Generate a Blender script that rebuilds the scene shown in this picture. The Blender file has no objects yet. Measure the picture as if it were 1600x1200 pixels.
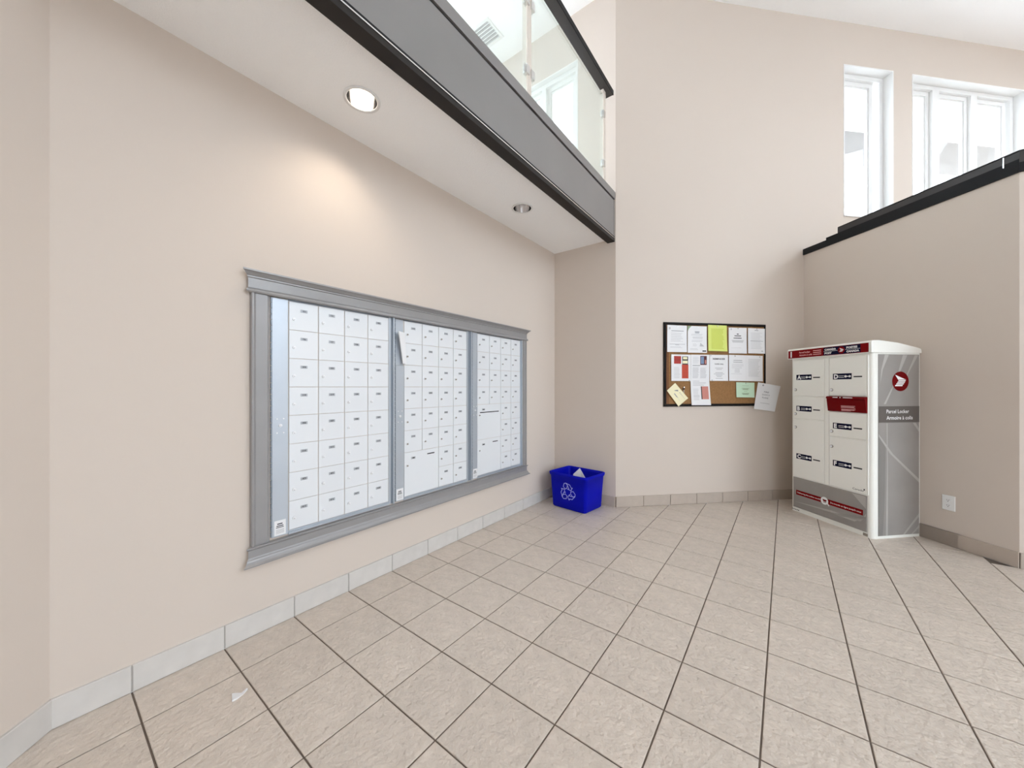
import bpy, math, random
from mathutils import Matrix, Vector

random.seed(7)
SC = bpy.context.scene
COL = SC.collection
R2 = math.sqrt(2.0)

# ------------------------------------------------------------------ camera
cam = bpy.data.cameras.new('camera')
cam.sensor_fit = 'HORIZONTAL'
cam.sensor_width = 36.0
cam.lens = 566.56 / 1600 * 36.0
cam.shift_y = 4.7 / 1600
cam.clip_start = 0.05
camo = bpy.data.objects.new('camera', cam)
COL.objects.link(camo)
camo.location = (2.185, -0.251, 1.274)
camo.rotation_euler = (math.pi / 2, 0, 0.6472)
SC.camera = camo

# ------------------------------------------------------------------ world, light, exposure
SKY = 4.0
world = bpy.data.worlds.new('overcast_sky')
SC.world = world
world.use_nodes = True
_bg = world.node_tree.nodes['Background']
_bg.inputs[0].default_value = (0.84, 0.93, 1.04, 1)
_bg.inputs[1].default_value = SKY
SC.view_settings.view_transform = 'Standard'
SC.view_settings.look = 'None'
SC.view_settings.gamma = 1.0
SC.view_settings.use_curve_mapping = False
SC.view_settings.exposure = 1.3
SC.cycles.max_bounces = 12
SC.cycles.diffuse_bounces = 8
SC.cycles.transparent_max_bounces = 16
SC.cycles.sample_clamp_indirect = 8.0

def portal(name, loc, rot, sx, sy):
    """sampling guide for the sky light that comes through a window opening"""
    l = bpy.data.lights.new(name, 'AREA')
    l.shape = 'RECTANGLE'; l.size = sx; l.size_y = sy
    l.cycles.is_portal = True
    o = bpy.data.objects.new(name, l)
    o.location = loc; o.rotation_euler = rot
    COL.objects.link(o)
    return o

# ------------------------------------------------------------------ materials
def srgb(r, g, b):
    f = lambda c: (c / 255 / 12.92) if c / 255 <= .04045 else ((c / 255 + .055) / 1.055) ** 2.4
    return (f(r), f(g), f(b), 1)

MATS = {}
def mat(name, col, rough=.5, metal=0.0, bump=0.0, bscale=60.0, var=0.0, vscale=3.0, spec=.5, rnd=0.0, emit=None):
    m = bpy.data.materials.new(name); m.use_nodes = True
    nt = m.node_tree; b = nt.nodes['Principled BSDF']
    b.inputs['Base Color'].default_value = col
    b.inputs['Roughness'].default_value = rough
    b.inputs['Metallic'].default_value = metal
    b.inputs['Specular IOR Level'].default_value = spec
    tc = nt.nodes.new('ShaderNodeTexCoord')
    src = None
    if var or rnd:
        hsv = nt.nodes.new('ShaderNodeHueSaturation')
        hsv.inputs['Color'].default_value = col
        val = nt.nodes.new('ShaderNodeMath'); val.operation = 'ADD'
        val.inputs[0].default_value = 1.0; val.inputs[1].default_value = 0.0
        if var:
            n = nt.nodes.new('ShaderNodeTexNoise'); n.inputs['Scale'].default_value = vscale
            n.inputs['Detail'].default_value = 4
            nt.links.new(tc.outputs['Object'], n.inputs['Vector'])
            mr = nt.nodes.new('ShaderNodeMapRange')
            mr.inputs['From Min'].default_value = .25; mr.inputs['From Max'].default_value = .75
            mr.inputs['To Min'].default_value = 1 - var; mr.inputs['To Max'].default_value = 1 + var
            nt.links.new(n.outputs['Fac'], mr.inputs['Value'])
            nt.links.new(mr.outputs[0], val.inputs[0])
        if rnd:
            oi = nt.nodes.new('ShaderNodeObjectInfo')
            mr2 = nt.nodes.new('ShaderNodeMapRange')
            mr2.inputs['To Min'].default_value = -rnd; mr2.inputs['To Max'].default_value = rnd
            nt.links.new(oi.outputs['Random'], mr2.inputs['Value'])
            nt.links.new(mr2.outputs[0], val.inputs[1])
        nt.links.new(val.outputs[0], hsv.inputs['Value'])
        nt.links.new(hsv.outputs[0], b.inputs['Base Color'])
    if bump:
        n2 = nt.nodes.new('ShaderNodeTexNoise'); n2.inputs['Scale'].default_value = bscale
        n2.inputs['Detail'].default_value = 5
        nt.links.new(tc.outputs['Object'], n2.inputs['Vector'])
        bp = nt.nodes.new('ShaderNodeBump'); bp.inputs['Strength'].default_value = bump
        bp.inputs['Distance'].default_value = .004 if bump < .9 else .009
        nt.links.new(n2.outputs['Fac'], bp.inputs['Height'])
        nt.links.new(bp.outputs[0], b.inputs['Normal'])
    if emit:
        b.inputs['Emission Color'].default_value = emit[:3] + (1,)
        b.inputs['Emission Strength'].default_value = emit[3]
    MATS[name] = m
    return m

mat('paint', (.625, .55, .485, 1), .75, bump=.05, bscale=120, spec=.3)
mat('ceiling_white', (.94, .945, .95, 1), .85, bump=.5, bscale=160, spec=.2)
mat('tile', (.62, .545, .475, 1), .36, bump=1.0, bscale=42, var=.09, vscale=16, rnd=.03)
mat('base_tile', (.60, .575, .545, 1), .4, bump=.08, bscale=30, var=.05, vscale=14, rnd=.02)
mat('base_tile_tan', (.47, .40, .34, 1), .4, bump=.08, bscale=30, var=.05, vscale=14, rnd=.02)
mat('grout', (.155, .12, .095, 1), .9, bump=.2, bscale=200)
mat('grout_pale', (.45, .42, .39, 1), .9)
mat('fascia_grey', (.235, .225, .222, 1), .32, metal=.25, var=.06, vscale=2.2, spec=.6)
mat('fascia_dark', (.022, .018, .016, 1), .55, spec=.25)
mat('cap_black', (.008, .008, .009, 1), .55, spec=.2)
mat('cap_grey', (.05, .046, .046, 1), .4, spec=.3)
mat('cream_steel', (.68, .61, .54, 1), .4)
mat('bright_metal', (.75, .75, .74, 1), .25, metal=.9)
mat('window_white', (.79, .79, .78, 1), .4)
mat('moulding', (.29, .283, .283, 1), .33, metal=.15, var=.04, vscale=6, spec=.6)
mat('aluminium', (.50, .55, .61, 1), .38, metal=.55, var=.04, vscale=5)
mat('aluminium_dark', (.27, .31, .36, 1), .4, metal=.5)
mat('door_white', (.74, .765, .79, 1), .42, metal=.1, rnd=.008)
mat('seam_dark', (.06, .065, .07, 1), .7)
mat('chrome', (.82, .83, .85, 1), .3, metal=.45)
mat('dark_hole', (.01, .01, .011, 1), .5)
mat('plate_grey', (.42, .44, .47, 1), .4, metal=.3)
mat('ink', (.018, .018, .02, 1), .6)
mat('ink_soft', (.30, .30, .32, 1), .7)
mat('ink_pale', (.52, .52, .53, 1), .7)
mat('paper', (.80, .80, .81, 1), .75, spec=.2)
mat('paper_yellow', srgb(216, 226, 128), .75, spec=.2)
mat('ink_yellow', srgb(196, 206, 84), .75)
mat('paper_cream', srgb(240, 232, 196), .75, spec=.2)
mat('paper_green', srgb(200, 226, 200), .75, spec=.2)
mat('ink_green', srgb(150, 172, 140), .75)
mat('print_red', srgb(165, 40, 28), .6)
mat('print_orange', srgb(186, 62, 32), .6)
mat('print_pink', srgb(198, 130, 118), .6)
mat('print_maroon', srgb(84, 28, 32), .6)
mat('print_blue', srgb(120, 140, 170), .6)
mat('cork', (.30, .155, .058, 1), .9, bump=.5, bscale=220, var=.16, vscale=60)
mat('cork_strip', (.20, .085, .035, 1), .9, bump=.4, bscale=220, var=.16, vscale=60)
mat('board_frame', (.012, .009, .008, 1), .6, spec=.15)
mat('locker_white', (.86, .86, .81, 1), .38)
mat('locker_grey', (.295, .275, .258, 1), .42, var=.10, vscale=3.5)
mat('locker_streak', (.44, .42, .40, 1), .42)
mat('locker_dark_print', (.225, .212, .2, 1), .42, var=.06, vscale=4)  # darker tone of the printed side pattern
mat('locker_band', (.115, .10, .09, 1), .45)
mat('post_red', srgb(122, 0, 5), .55, spec=.1)
mat('post_red_deep', srgb(106, 0, 4), .55, spec=.1)
mat('navy', srgb(3, 5, 42), .55, spec=.1)
mat('print_white', (.85, .85, .85, 1), .5)
mat('print_rose', srgb(240, 180, 180), .5)
mat('bin_blue', srgb(0, 10, 172), .5, spec=.12)
mat('bin_print', srgb(190, 196, 255), .5)
mat('brass', (.34, .31, .27, 1), .35, metal=.6)
mat('lamp_glow', (.9, .85, .78, 1), .5, emit=(1.0, .86, .70, 1.3))
mat('reflector', (.86, .86, .87, 1), .12, metal=1.0)
mat('reflector_dull', (.50, .50, .50, 1), .25, metal=1.0)
mat('concrete', (.62, .62, .62, 1), .9, bump=.2, bscale=8)
mat('siding_grey', (.33, .328, .325, 1), .8)
mat('porch_white', (.34, .34, .34, 1), .7)
mat('vent_grey', (.35, .35, .35, 1), .6)

def glass(name, tint, refl=1.0, refl_haze=0.0):
    m = bpy.data.materials.new(name); m.use_nodes = True
    nt = m.node_tree; nt.nodes.clear()
    out = nt.nodes.new('ShaderNodeOutputMaterial')
    tr = nt.nodes.new('ShaderNodeBsdfTransparent'); tr.inputs[0].default_value = tint
    gl = nt.nodes.new('ShaderNodeBsdfGlossy'); gl.inputs['Roughness'].default_value = .02
    lw = nt.nodes.new('ShaderNodeLayerWeight'); lw.inputs[0].default_value = .5
    pw = nt.nodes.new('ShaderNodeMath'); pw.operation = 'POWER'; pw.inputs[1].default_value = 5.0
    fr = nt.nodes.new('ShaderNodeMapRange'); fr.inputs['To Min'].default_value = .035 * refl; fr.inputs['To Max'].default_value = .9
    nt.links.new(lw.outputs['Facing'], pw.inputs[0]); nt.links.new(pw.outputs[0], fr.inputs['Value'])
    mx = nt.nodes.new('ShaderNodeMixShader')
    nt.links.new(fr.outputs[0], mx.inputs[0]); nt.links.new(tr.outputs[0], mx.inputs[1]); nt.links.new(gl.outputs[0], mx.inputs[2])
    last = mx
    if refl_haze:
        df = nt.nodes.new('ShaderNodeBsdfDiffuse'); df.inputs[0].default_value = (.85, .87, .84, 1)
        mh = nt.nodes.new('ShaderNodeMixShader'); mh.inputs[0].default_value = refl_haze
        nt.links.new(mx.outputs[0], mh.inputs[1]); nt.links.new(df.outputs[0], mh.inputs[2]); last = mh
    nt.links.new(last.outputs[0], out.inputs[0])
    MATS[name] = m
glass('window_glass', (.97, .98, .98, 1))
glass('balustrade_glass', (.93, .96, .94, 1), refl_haze=.10)  # whitish diffuse share stands in for reflections on the glass

# ------------------------------------------------------------------ mesh builder
_GL = {}
def glyphs(s, bold=0.0):
    """flat outline of a string: vertices (x,y) with height about 0.7, faces, width"""
    k = (s, bold)
    if k in _GL: return _GL[k]
    cu = bpy.data.curves.new('lettering', 'FONT'); cu.body = s; cu.size = 1.0
    cu.resolution_u = 2; cu.offset = bold; cu.fill_mode = 'FRONT'
    o = bpy.data.objects.new('lettering', cu); COL.objects.link(o)
    dg = bpy.context.evaluated_depsgraph_get()
    me = bpy.data.meshes.new_from_object(o.evaluated_get(dg))
    v = [(p.co.x, p.co.y) for p in me.vertices]; f = [tuple(q.vertices) for q in me.polygons]
    bpy.data.objects.remove(o); bpy.data.curves.remove(cu); bpy.data.meshes.remove(me)
    w = (min(p[0] for p in v), max(p[0] for p in v)) if v else (0, 0)
    _GL[k] = (v, f, w)
    return _GL[k]

class MB:
    def __init__(s): s.v = []; s.f = []; s.m = []; s.sm = []
    def add(s, vs, fs, mi=0, smooth=False):
        o = len(s.v); s.v += [tuple(p) for p in vs]
        for q in fs: s.f.append(tuple(o + i for i in q)); s.m.append(mi); s.sm.append(smooth)
        return s
    def box(s, x0, x1, y0, y1, z0, z1, mi=0):
        vs = [(x, y, z) for z in (z0, z1) for y in (y0, y1) for x in (x0, x1)]
        return s.add(vs, [(0, 2, 3, 1), (4, 5, 7, 6), (0, 1, 5, 4), (2, 6, 7, 3), (0, 4, 6, 2), (1, 3, 7, 5)], mi)
    def fbox(s, x0, x1, y0, y1, z0, z1, c=.002, mi=0):
        """box whose front face (at y0, facing -y) has a chamfered edge"""
        vs = [(x0, y1, z0), (x1, y1, z0), (x1, y1, z1), (x0, y1, z1),
              (x0, y0 + c, z0), (x1, y0 + c, z0), (x1, y0 + c, z1), (x0, y0 + c, z1),
              (x0 + c, y0, z0 + c), (x1 - c, y0, z0 + c), (x1 - c, y0, z1 - c), (x0 + c, y0, z1 - c)]
        fs = [(3, 2, 1, 0), (8, 9, 10, 11)]
        for a in range(4):
            b = (a + 1) % 4
            fs += [(a, b, 4 + b, 4 + a), (4 + a, 4 + b, 8 + b, 8 + a)]
        return s.add(vs, fs, mi)
    def prism(s, poly, axis, a0, a1, mi=0, smooth=False):
        """extrude a closed 2-D polygon along an axis. poly pairs: x->(y,z) y->(x,z) z->(x,y)"""
        def P(p, a): return {'x': (a, p[0], p[1]), 'y': (p[0], a, p[1]), 'z': (p[0], p[1], a)}[axis]
        n = len(poly)
        vs = [P(p, a0) for p in poly] + [P(p, a1) for p in poly]
        fs = [tuple(range(n))[::-1], tuple(range(n, 2 * n))]
        s.add(vs, fs, mi)
        s.add(vs, [(i, (i + 1) % n, n + (i + 1) % n, n + i) for i in range(n)], mi, smooth)
        return s
    def cyl(s, c, r, a0, a1, axis='y', n=20, mi=0, r1=None, smooth=True):
        r1 = r if r1 is None else r1
        def P(k, rr, a):
            t = 2 * math.pi * k / n; u, w = rr * math.cos(t), rr * math.sin(t)
            return {'y': (c[0] + u, a, c[1] + w), 'z': (c[0] + u, c[1] + w, a), 'x': (a, c[0] + u, c[1] + w)}[axis]
        vs = [P(k, r, a0) for k in range(n)] + [P(k, r1, a1) for k in range(n)]
        s.add(vs, [tuple(range(n)), tuple(range(n, 2 * n))[::-1]], mi)
        s.add(vs, [(k, n + k, n + (k + 1) % n, (k + 1) % n) for k in range(n)], mi, smooth)
        return s
    def lathe(s, c, prof, n=32, mi=0, axis='z'):
        vs = []
        for r, a in prof:
            for k in range(n):
                t = 2 * math.pi * k / n
                vs.append((c[0] + r * math.cos(t), c[1] + r * math.sin(t), a) if axis == 'z' else (c[0] + r * math.cos(t), a, c[1] + r * math.sin(t)))
        fs = []
        for j in range(len(prof) - 1):
            for k in range(n):
                fs.append((j * n + k, j * n + (k + 1) % n, (j + 1) * n + (k + 1) % n, (j + 1) * n + k))
        return s.add(vs, fs, mi, True)
    def flat(s, poly, y, mi=0):
        """flat polygon in a wall plane (x,z) at depth y, facing -y"""
        return s.add([(p[0], y, p[1]) for p in poly], [tuple(range(len(poly)))], mi)
    def rect(s, x0, x1, z0, z1, y, mi=0): return s.flat([(x0, z0), (x1, z0), (x1, z1), (x0, z1)], y, mi)
    def disc(s, x, z, r, y, mi=0, n=28):
        return s.flat([(x + r * math.cos(2 * math.pi * k / n), z + r * math.sin(2 * math.pi * k / n)) for k in range(n)], y, mi)
    def text(s, t, x, z, h, y, mi=0, al='l', bold=0.0, sx=1.0, rot=0.0, width=None):
        """lettering in the wall plane; h is the capital height, z the baseline"""
        v, f, w = glyphs(t, bold)
        k = h / .70
        kx = k * sx
        if width: kx = width / max(1e-6, w[1] - w[0])
        off = {'l': -w[0], 'c': -(w[0] + w[1]) / 2, 'r': -w[1]}[al]
        cr, sr = math.cos(rot), math.sin(rot)
        vs = []
        for px, pz in v:
            a, b = (px + off) * kx, pz * k
            vs.append((x + a * cr - b * sr, y, z + a * sr + b * cr))
        return s.add(vs, f, mi)
    def mesh(s, name):
        me = bpy.data.meshes.new(name)
        me.from_pydata(s.v, [], s.f)
        me.polygons.foreach_set('material_index', s.m)
        me.polygons.foreach_set('use_smooth', s.sm)
        me.update()
        return me

def frame(origin, rz): return Matrix.Translation(Vector(origin)) @ Matrix.Rotation(rz, 4, 'Z')
WORLD = Matrix.Identity(4)
F_LEFT = frame((0, 0, 0), math.pi / 2)              # x along the wall, y into the wall
F_A = frame((-1.931 / R2, 1.931 / R2, 0), math.pi / 4)
DB = 5.25
F_B = frame((DB / R2, DB / R2, 0), -math.pi / 4)
F_N = frame((0, 3.476, 0), 0)

def T(x, y, z): return Matrix.Translation((x, y, z))
def setmats(me, mats):
    for k in (mats if isinstance(mats, (list, tuple)) else [mats]): me.materials.append(MATS[k])
def top(name, mb, mats, label, cat=None, fr=WORLD, base=(0, 0, 0), group=None, kind=None):
    me = mb.mesh(name) if isinstance(mb, MB) else mb
    if isinstance(mb, MB): setmats(me, mats)
    o = bpy.data.objects.new(name, me); COL.objects.link(o)
    o.matrix_world = fr @ T(*base)
    if label: o['label'] = label
    if cat: o['category'] = cat
    if group: o['group'] = group
    if kind: o['kind'] = kind
    return o
def thing(name, label, cat=None, fr=WORLD, base=(0, 0, 0), group=None, kind=None):
    o = bpy.data.objects.new(name, None); COL.objects.link(o)
    o.empty_display_size = .1
    o.matrix_world = fr @ T(*base)
    o['label'] = label
    if cat: o['category'] = cat
    if group: o['group'] = group
    if kind: o['kind'] = kind
    return o
def part(name, mb, mats, parent, loc=(0, 0, 0), label=None, rotz=0, kind=None):
    if isinstance(mb, MB):
        me = mb.mesh(name); setmats(me, mats)
    else: me = mb
    o = bpy.data.objects.new(name, me); COL.objects.link(o)
    o.parent = parent; o.location = loc; o.rotation_euler = (0, 0, rotz)
    if label: o['label'] = label
    if kind: o['kind'] = kind
    return o
def structure(name, mb, mats, label=None, fr=WORLD, base=(0, 0, 0)):
    return top(name, mb, mats, label, None, fr, base, None, 'structure')

# ================================================================== THE SETTING
WT = .14            # wall thickness
XR = 8.5            # right wall
HC = 5.53           # upper ceiling
ZS = 2.848          # soffit under the gallery
YN = 3.476          # niche wall
def wall_with_openings(mb, x0, x1, z0, z1, holes, th=WT):
    """wall slab in a wall frame (front at y=0) with rectangular holes (a,b,c,d)"""
    xs = sorted({x0, x1, *[h[0] for h in holes], *[h[1] for h in holes]})
    zs = sorted({z0, z1, *[h[2] for h in holes], *[h[3] for h in holes]})
    for i in range(len(xs) - 1):
        for j in range(len(zs) - 1):
            cx, cz = (xs[i] + xs[i + 1]) / 2, (zs[j] + zs[j + 1]) / 2
            if any(h[0] < cx < h[1] and h[2] < cz < h[3] for h in holes): continue
            mb.box(xs[i], xs[i + 1], 0, th, zs[j], zs[j + 1])
    return mb

structure('wall_left', MB().box(-.212, YN, 0, WT, 0, ZS), 'paint', 'long pale beige wall that holds the mailboxes', F_LEFT)
# 45 degree wall that leaves the left wall towards the camera side
F_C = frame((0, -.212, 0), 3 * math.pi / 4)
structure('wall_corner', MB().box(-4.3, 0, 0, WT, 0, HC), 'paint', 'angled beige wall meeting the mailbox wall', F_C)
W3 = (-.92, .304, 3.45, 4.99)
structure('wall_niche', wall_with_openings(MB(), -1.75, .745, 0, HC, [W3]), 'paint', 'narrow beige end wall behind the blue bin', F_N)
W1 = (5.778, 6.465, 3.263, 5.04)
W2 = (6.73, 8.45, 3.263, 5.035)
AW = []
structure('wall_back', wall_with_openings(MB(), 2.985, 14.1, 0, HC, [W1, W2] + AW), 'paint', 'tall angled beige wall with the notice board and upper windows', F_A)
TB0, TB1 = -1.931, -.310
HB = 2.782
structure('wall_half', MB().box(TB0, TB1, 0, .12, 0, HB), 'paint', 'beige half wall behind the parcel locker', F_B)
XB, YB = (DB + TB1) / R2, (DB - TB1) / R2
structure('wall_return', MB().box(XB, XR, 0, .12, 0, HB), 'paint', 'beige half wall running on past the outside corner', frame((0, YB, 0), 0))
structure('floor_landing', MB().add([(XB, YB + .12, 1.9), (XR, YB + .12, 1.9), (XR, 11.2, 1.9), (2.45, 5.15, 1.9)], [(0, 1, 2, 3)]), 'tile', 'upper stair landing')
# right and front walls, out of view; their window openings are placed for the daylight
F_R = frame((XR, 0, 0), -math.pi / 2)      # local x = -world y
RW = [(-3.7, .8, 3.1, 5.4), (-2.2, .2, .05, 2.45)]
structure('wall_right', wall_with_openings(MB(), -11.4, 3.2, 0, HC, RW), 'paint', None, F_R)
F_F = frame((0, -3.2, 0), math.pi)          # local x = -world x
FW = [(-8.2, -5.0, .05, 2.45)]
structure('wall_front', wall_with_openings(MB(), -XR, 1.75, 0, HC, FW), 'paint', None, F_F)
F_G = frame((-1.6, 0, 0), math.pi / 2)
GW = [(-2.9, 3.1, 3.5, 5.4)]  # openings out of view, added to brighten the half wall and locker
structure('wall_gallery', wall_with_openings(MB(), -3.2, YN, ZS, HC, GW), 'paint', None, F_G)
cl = MB()
SKL = [(5.7, 8.3, 4.3, 7.4)]  # invented skylight opening, out of view, added to light the upper walls
def slab_with_holes(mb, x0, x1, y0, y1, z0, z1, holes):
    xs = sorted({x0, x1, *[h[0] for h in holes], *[h[1] for h in holes]}); ys_ = sorted({y0, y1, *[h[2] for h in holes], *[h[3] for h in holes]})
    for i in range(len(xs) - 1):
        for j in range(len(ys_) - 1):
            cx, cy = (xs[i] + xs[i + 1]) / 2, (ys_[j] + ys_[j + 1]) / 2
            if not any(h[0] < cx < h[1] and h[2] < cy < h[3] for h in holes): mb.box(xs[i], xs[i + 1], ys_[j], ys_[j + 1], z0, z1)
structure('ceiling', (slab_with_holes(cl, -1.75, XR + .2, -3.4, 11.4, HC, HC + .12, SKL), cl)[1], 'ceiling_white', 'flat white upper ceiling')
CANS = [(.333, .838), (.333, 2.35)]
sof = MB()
ys = [-3.2]
for cx, cy in CANS: ys += [cy - .14, cy + .14]
ys.append(YN)
for k in range(len(ys) - 1):
    if k % 2 == 0: sof.box(0, .70, ys[k], ys[k + 1], ZS, ZS + .02)
for cx, cy in CANS:
    sof.box(0, cx - .14, cy - .14, cy + .14, ZS, ZS + .02); sof.box(cx + .14, .70, cy - .14, cy + .14, ZS, ZS + .02)
    N = 32; inn = []; outr = []
    for k in range(N):
        t = 2 * math.pi * (k + .5) / N; c, s_ = math.cos(t), math.sin(t); q = .14 / max(abs(c), abs(s_))
        inn.append((cx + .080 * c, cy + .080 * s_)); outr.append((cx + q * c, cy + q * s_))
    for z, fl in ((ZS, 0), (ZS + .02, 1)):
        fs = [(k, (k + 1) % N, N + (k + 1) % N, N + k) for k in range(N)]
        sof.add([(p[0], p[1], z) for p in inn + outr], fs if fl == 0 else [f[::-1] for f in fs])
    sof.add([(p[0], p[1], ZS) for p in inn] + [(p[0], p[1], ZS + .02) for p in inn], [(k, (k + 1) % N, N + (k + 1) % N, N + k) for k in range(N)])
    for c, s_ in ((1, 1), (-1, 1), (1, -1), (-1, -1)):     # the four corner slivers of the square
        t0 = math.atan2(s_, c); kk = [t0 - math.pi / N, t0 + math.pi / N]
        pts = [(cx + .14 / max(abs(math.cos(t)), abs(math.sin(t))) * math.cos(t), cy + .14 / max(abs(math.cos(t)), abs(math.sin(t))) * math.sin(t), ZS) for t in kk]
        sof.add([pts[0], pts[1], (cx + .14 * c, cy + .14 * s_, ZS)], [(0, 1, 2)])
structure('ceiling_soffit', sof, 'ceiling_white', 'white soffit under the gallery')
structure('floor_gallery', MB().box(-1.6, .70, -3.2, YN, 3.2, 3.25), 'tile', 'upper gallery floor')
structure('ground', MB().box(-30, 40, -30, 40, -.5, -.25), 'concrete', 'pale ground outside')

# ---- floor tiles
S = .313
X0 = .7526 * S
G = .0032
floor = structure('floor', MB().add([(0, -.212, 0), (2.988, -3.2, 0), (XR, -3.2, 0), (XR, YB, 0), (XB, YB, 0), ((DB - 1.931) / R2, (DB + 1.931) / R2, 0), (.745, YN, 0), (0, YN, 0)], [tuple(range(8))]),
                  'grout', 'beige ceramic tile floor with dark grout', base=(0, 0, -.004))
def clip(poly, a, b, c):
    """keep a*x+b*y<=c"""
    out = []
    for i in range(len(poly)):
        p, q = poly[i], poly[(i + 1) % len(poly)]
        dp, dq = a * p[0] + b * p[1] - c, a * q[0] + b * q[1] - c
        if dp <= 0: out.append(p)
        if dp * dq < 0:
            t = dp / (dp - dq); out.append((p[0] + t * (q[0] - p[0]), p[1] + t * (q[1] - p[1])))
    return out
def tile_mb(poly, h=.004, c=.0022):
    n = len(poly); cx = sum(p[0] for p in poly) / n; cy = sum(p[1] for p in poly) / n
    ins = []
    for p in poly:
        d = math.hypot(p[0] - cx, p[1] - cy) or 1
        k = max(0, 1 - c * 1.4 / d); ins.append((cx + (p[0] - cx) * k, cy + (p[1] - cy) * k))
    m = MB()
    m.add([(p[0], p[1], 0) for p in poly] + [(p[0], p[1], h - .0014) for p in poly] + [(p[0], p[1], h) for p in ins],
          [tuple(range(2 * n, 3 * n))] + [(i, (i + 1) % n, n + (i + 1) % n, n + i) for i in range(n)] + [(n + i, n + (i + 1) % n, 2 * n + (i + 1) % n, 2 * n + i) for i in range(n)])
    return m
def area(p): return abs(sum(p[i][0] * p[(i + 1) % len(p)][1] - p[(i + 1) % len(p)][0] * p[i][1] for i in range(len(p)))) / 2 if len(p) > 2 else 0
full = tile_mb([(-S / 2 + G, -S / 2 + G), (S / 2 - G, -S / 2 + G), (S / 2 - G, S / 2 - G), (-S / 2 + G, S / 2 - G)]).mesh('floor_tile')
setmats(full, 'tile')
cf = Vector((math.sin(-.6472), math.cos(-.6472))); crt = Vector((math.cos(.6472), math.sin(.6472)))
rest = MB(); cells = []
for j in range(-1, 27):
    for i in range(-11, 17):
        xa, ya = X0 + S * j, S * i
        cx, cy = xa + S / 2, ya + S / 2
        sq = [(xa + G, ya + G), (xa + S - G, ya + G), (xa + S - G, ya + S - G), (xa + G, ya + S - G)]
        p = clip(sq, -1, 0, -.001)
        p = clip(p, -1, -1, .212)
        p = clip(p, 0, -1, 3.195); p = clip(p, 1, 0, XR - .005)
        if cx < .745: p = clip(p, 0, 1, YN + (.11 if xa + S > .745 else 0))
        else: p = clip(p, -1, 1, 2.731)
        if cx < XB: p = clip(p, 1, 1, DB * R2 + (.15 if xa + S > XB else 0))
        if cx >= XB: p = clip(p, 0, 1, YB)
        a = area(p)
        if a < 2e-4: continue
        d = Vector((cx - 2.185, cy + .251)); fw = d.dot(cf); rt = d.dot(crt)
        seen = fw > .75 and abs(rt) / max(fw, .01) < 1.75
        cells.append((0 if seen else 1, fw if seen else d.length, p, a, (cx, cy)))
cells.sort(key=lambda c: (c[0], c[1]))
for n, (s, d, p, a, c) in enumerate(cells):
    if n < 300:
        if abs(a - (S - 2 * G) ** 2) < 1e-7: part('floor_tile', full, None, floor, (c[0], c[1], 0))
        else: part('floor_tile', tile_mb([(q[0] - c[0], q[1] - c[1]) for q in p]), 'tile', floor, (c[0], c[1], 0))
    else:
        t = tile_mb(p); rest.add(t.v, t.f)
if rest.v: part('floor_tiling', rest, 'tile', floor, kind='stuff')

# ---- tiled baseboards
BH, BT = .112, .011
def baseboard(name, fr, a, b, joints, tilemat, groutmat, label):
    o = structure(name, MB().box(a, b, -.005, 0, 0, BH - .003), groutmat, label, fr)
    js = [a] + [j for j in joints if a + .02 < j < b - .02] + [b]
    cache = {}
    for k in range(len(js) - 1):
        w = js[k + 1] - js[k]
        key = round(w, 4)
        if key not in cache:
            g = .002
            me = MB().fbox(g, w - g, -BT, 0, 0.001, BH, .0025).mesh('baseboard_tile'); setmats(me, tilemat); cache[key] = me
        part('baseboard_tile', cache[key], None, o, (js[k], 0, 0))
    return o
baseboard('baseboard_left', F_LEFT, -.212, YN, [S * i for i in range(0, 12)], 'base_tile', 'grout_pale', 'pale grey tile baseboard below the mailboxes')
baseboard('baseboard_corner', F_C, -4.2, 0, [-S * i for i in range(1, 14)], 'base_tile', 'grout_pale', 'pale grey tile baseboard on the angled corner wall')
baseboard('baseboard_niche', F_N, BT, .745 - .004, [.43], 'base_tile_tan', 'grout', 'tan tile baseboard behind the blue bin')
baseboard('baseboard_back', F_A, 2.985, DB - BT, [2.985 + .309 * i for i in range(1, 8)], 'base_tile_tan', 'grout', 'tan tile baseboard below the notice board')
baseboard('baseboard_half', F_B, TB0, TB1 + .004, [-.622 - S * i for i in range(-1, 5)], 'base_tile_tan', 'grout', 'tan tile baseboard beside the parcel locker')
baseboard('baseboard_return', frame((0, YB, 0), 0), XB, XR - .01, [XB + S * i for i in range(1, 16)], 'base_tile_tan', 'grout', 'tan tile baseboard past the outside corner')

# ---- black cap on the half wall
cap = thing('trim_2', 'black and dark grey cap rail along the half wall', fr=F_B, base=(0, 0, HB), kind='structure')
part('cap_board', MB().box(TB0 + .002, TB1 + .006, -.014, .14, 0, .066), 'cap_black', cap)
part('lower_rail', MB().box(-1.67, TB1 + .002, -.006, .10, .067, .094), 'cap_black', cap)
part('upper_rail', MB().box(-1.55, TB1 + .002, -.004, .09, .0945, .146), 'cap_grey', cap)
part('rail_edge', MB().box(-1.545, TB1 + .004, -.009, .095, .1465, .154), 'cap_black', cap)
part('joint_cover', MB().box(-.384, -.378, -.010, 0, .070, .144), 'bright_metal', cap)
cap2 = thing('trim_3', 'black and dark grey cap rail past the outside corner', fr=frame((0, YB, 0), 0), base=(0, 0, HB), kind='structure')
part('cap_board', MB().box(XB - .004, XR - .01, -.014, .14, 0, .066), 'cap_black', cap2)
part('upper_rail', MB().box(XB - .002, XR - .01, -.006, .09, .067, .146), 'cap_grey', cap2)
part('rail_edge', MB().box(XB - .004, XR - .01, -.009, .095, .1465, .154), 'cap_black', cap2)

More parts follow.
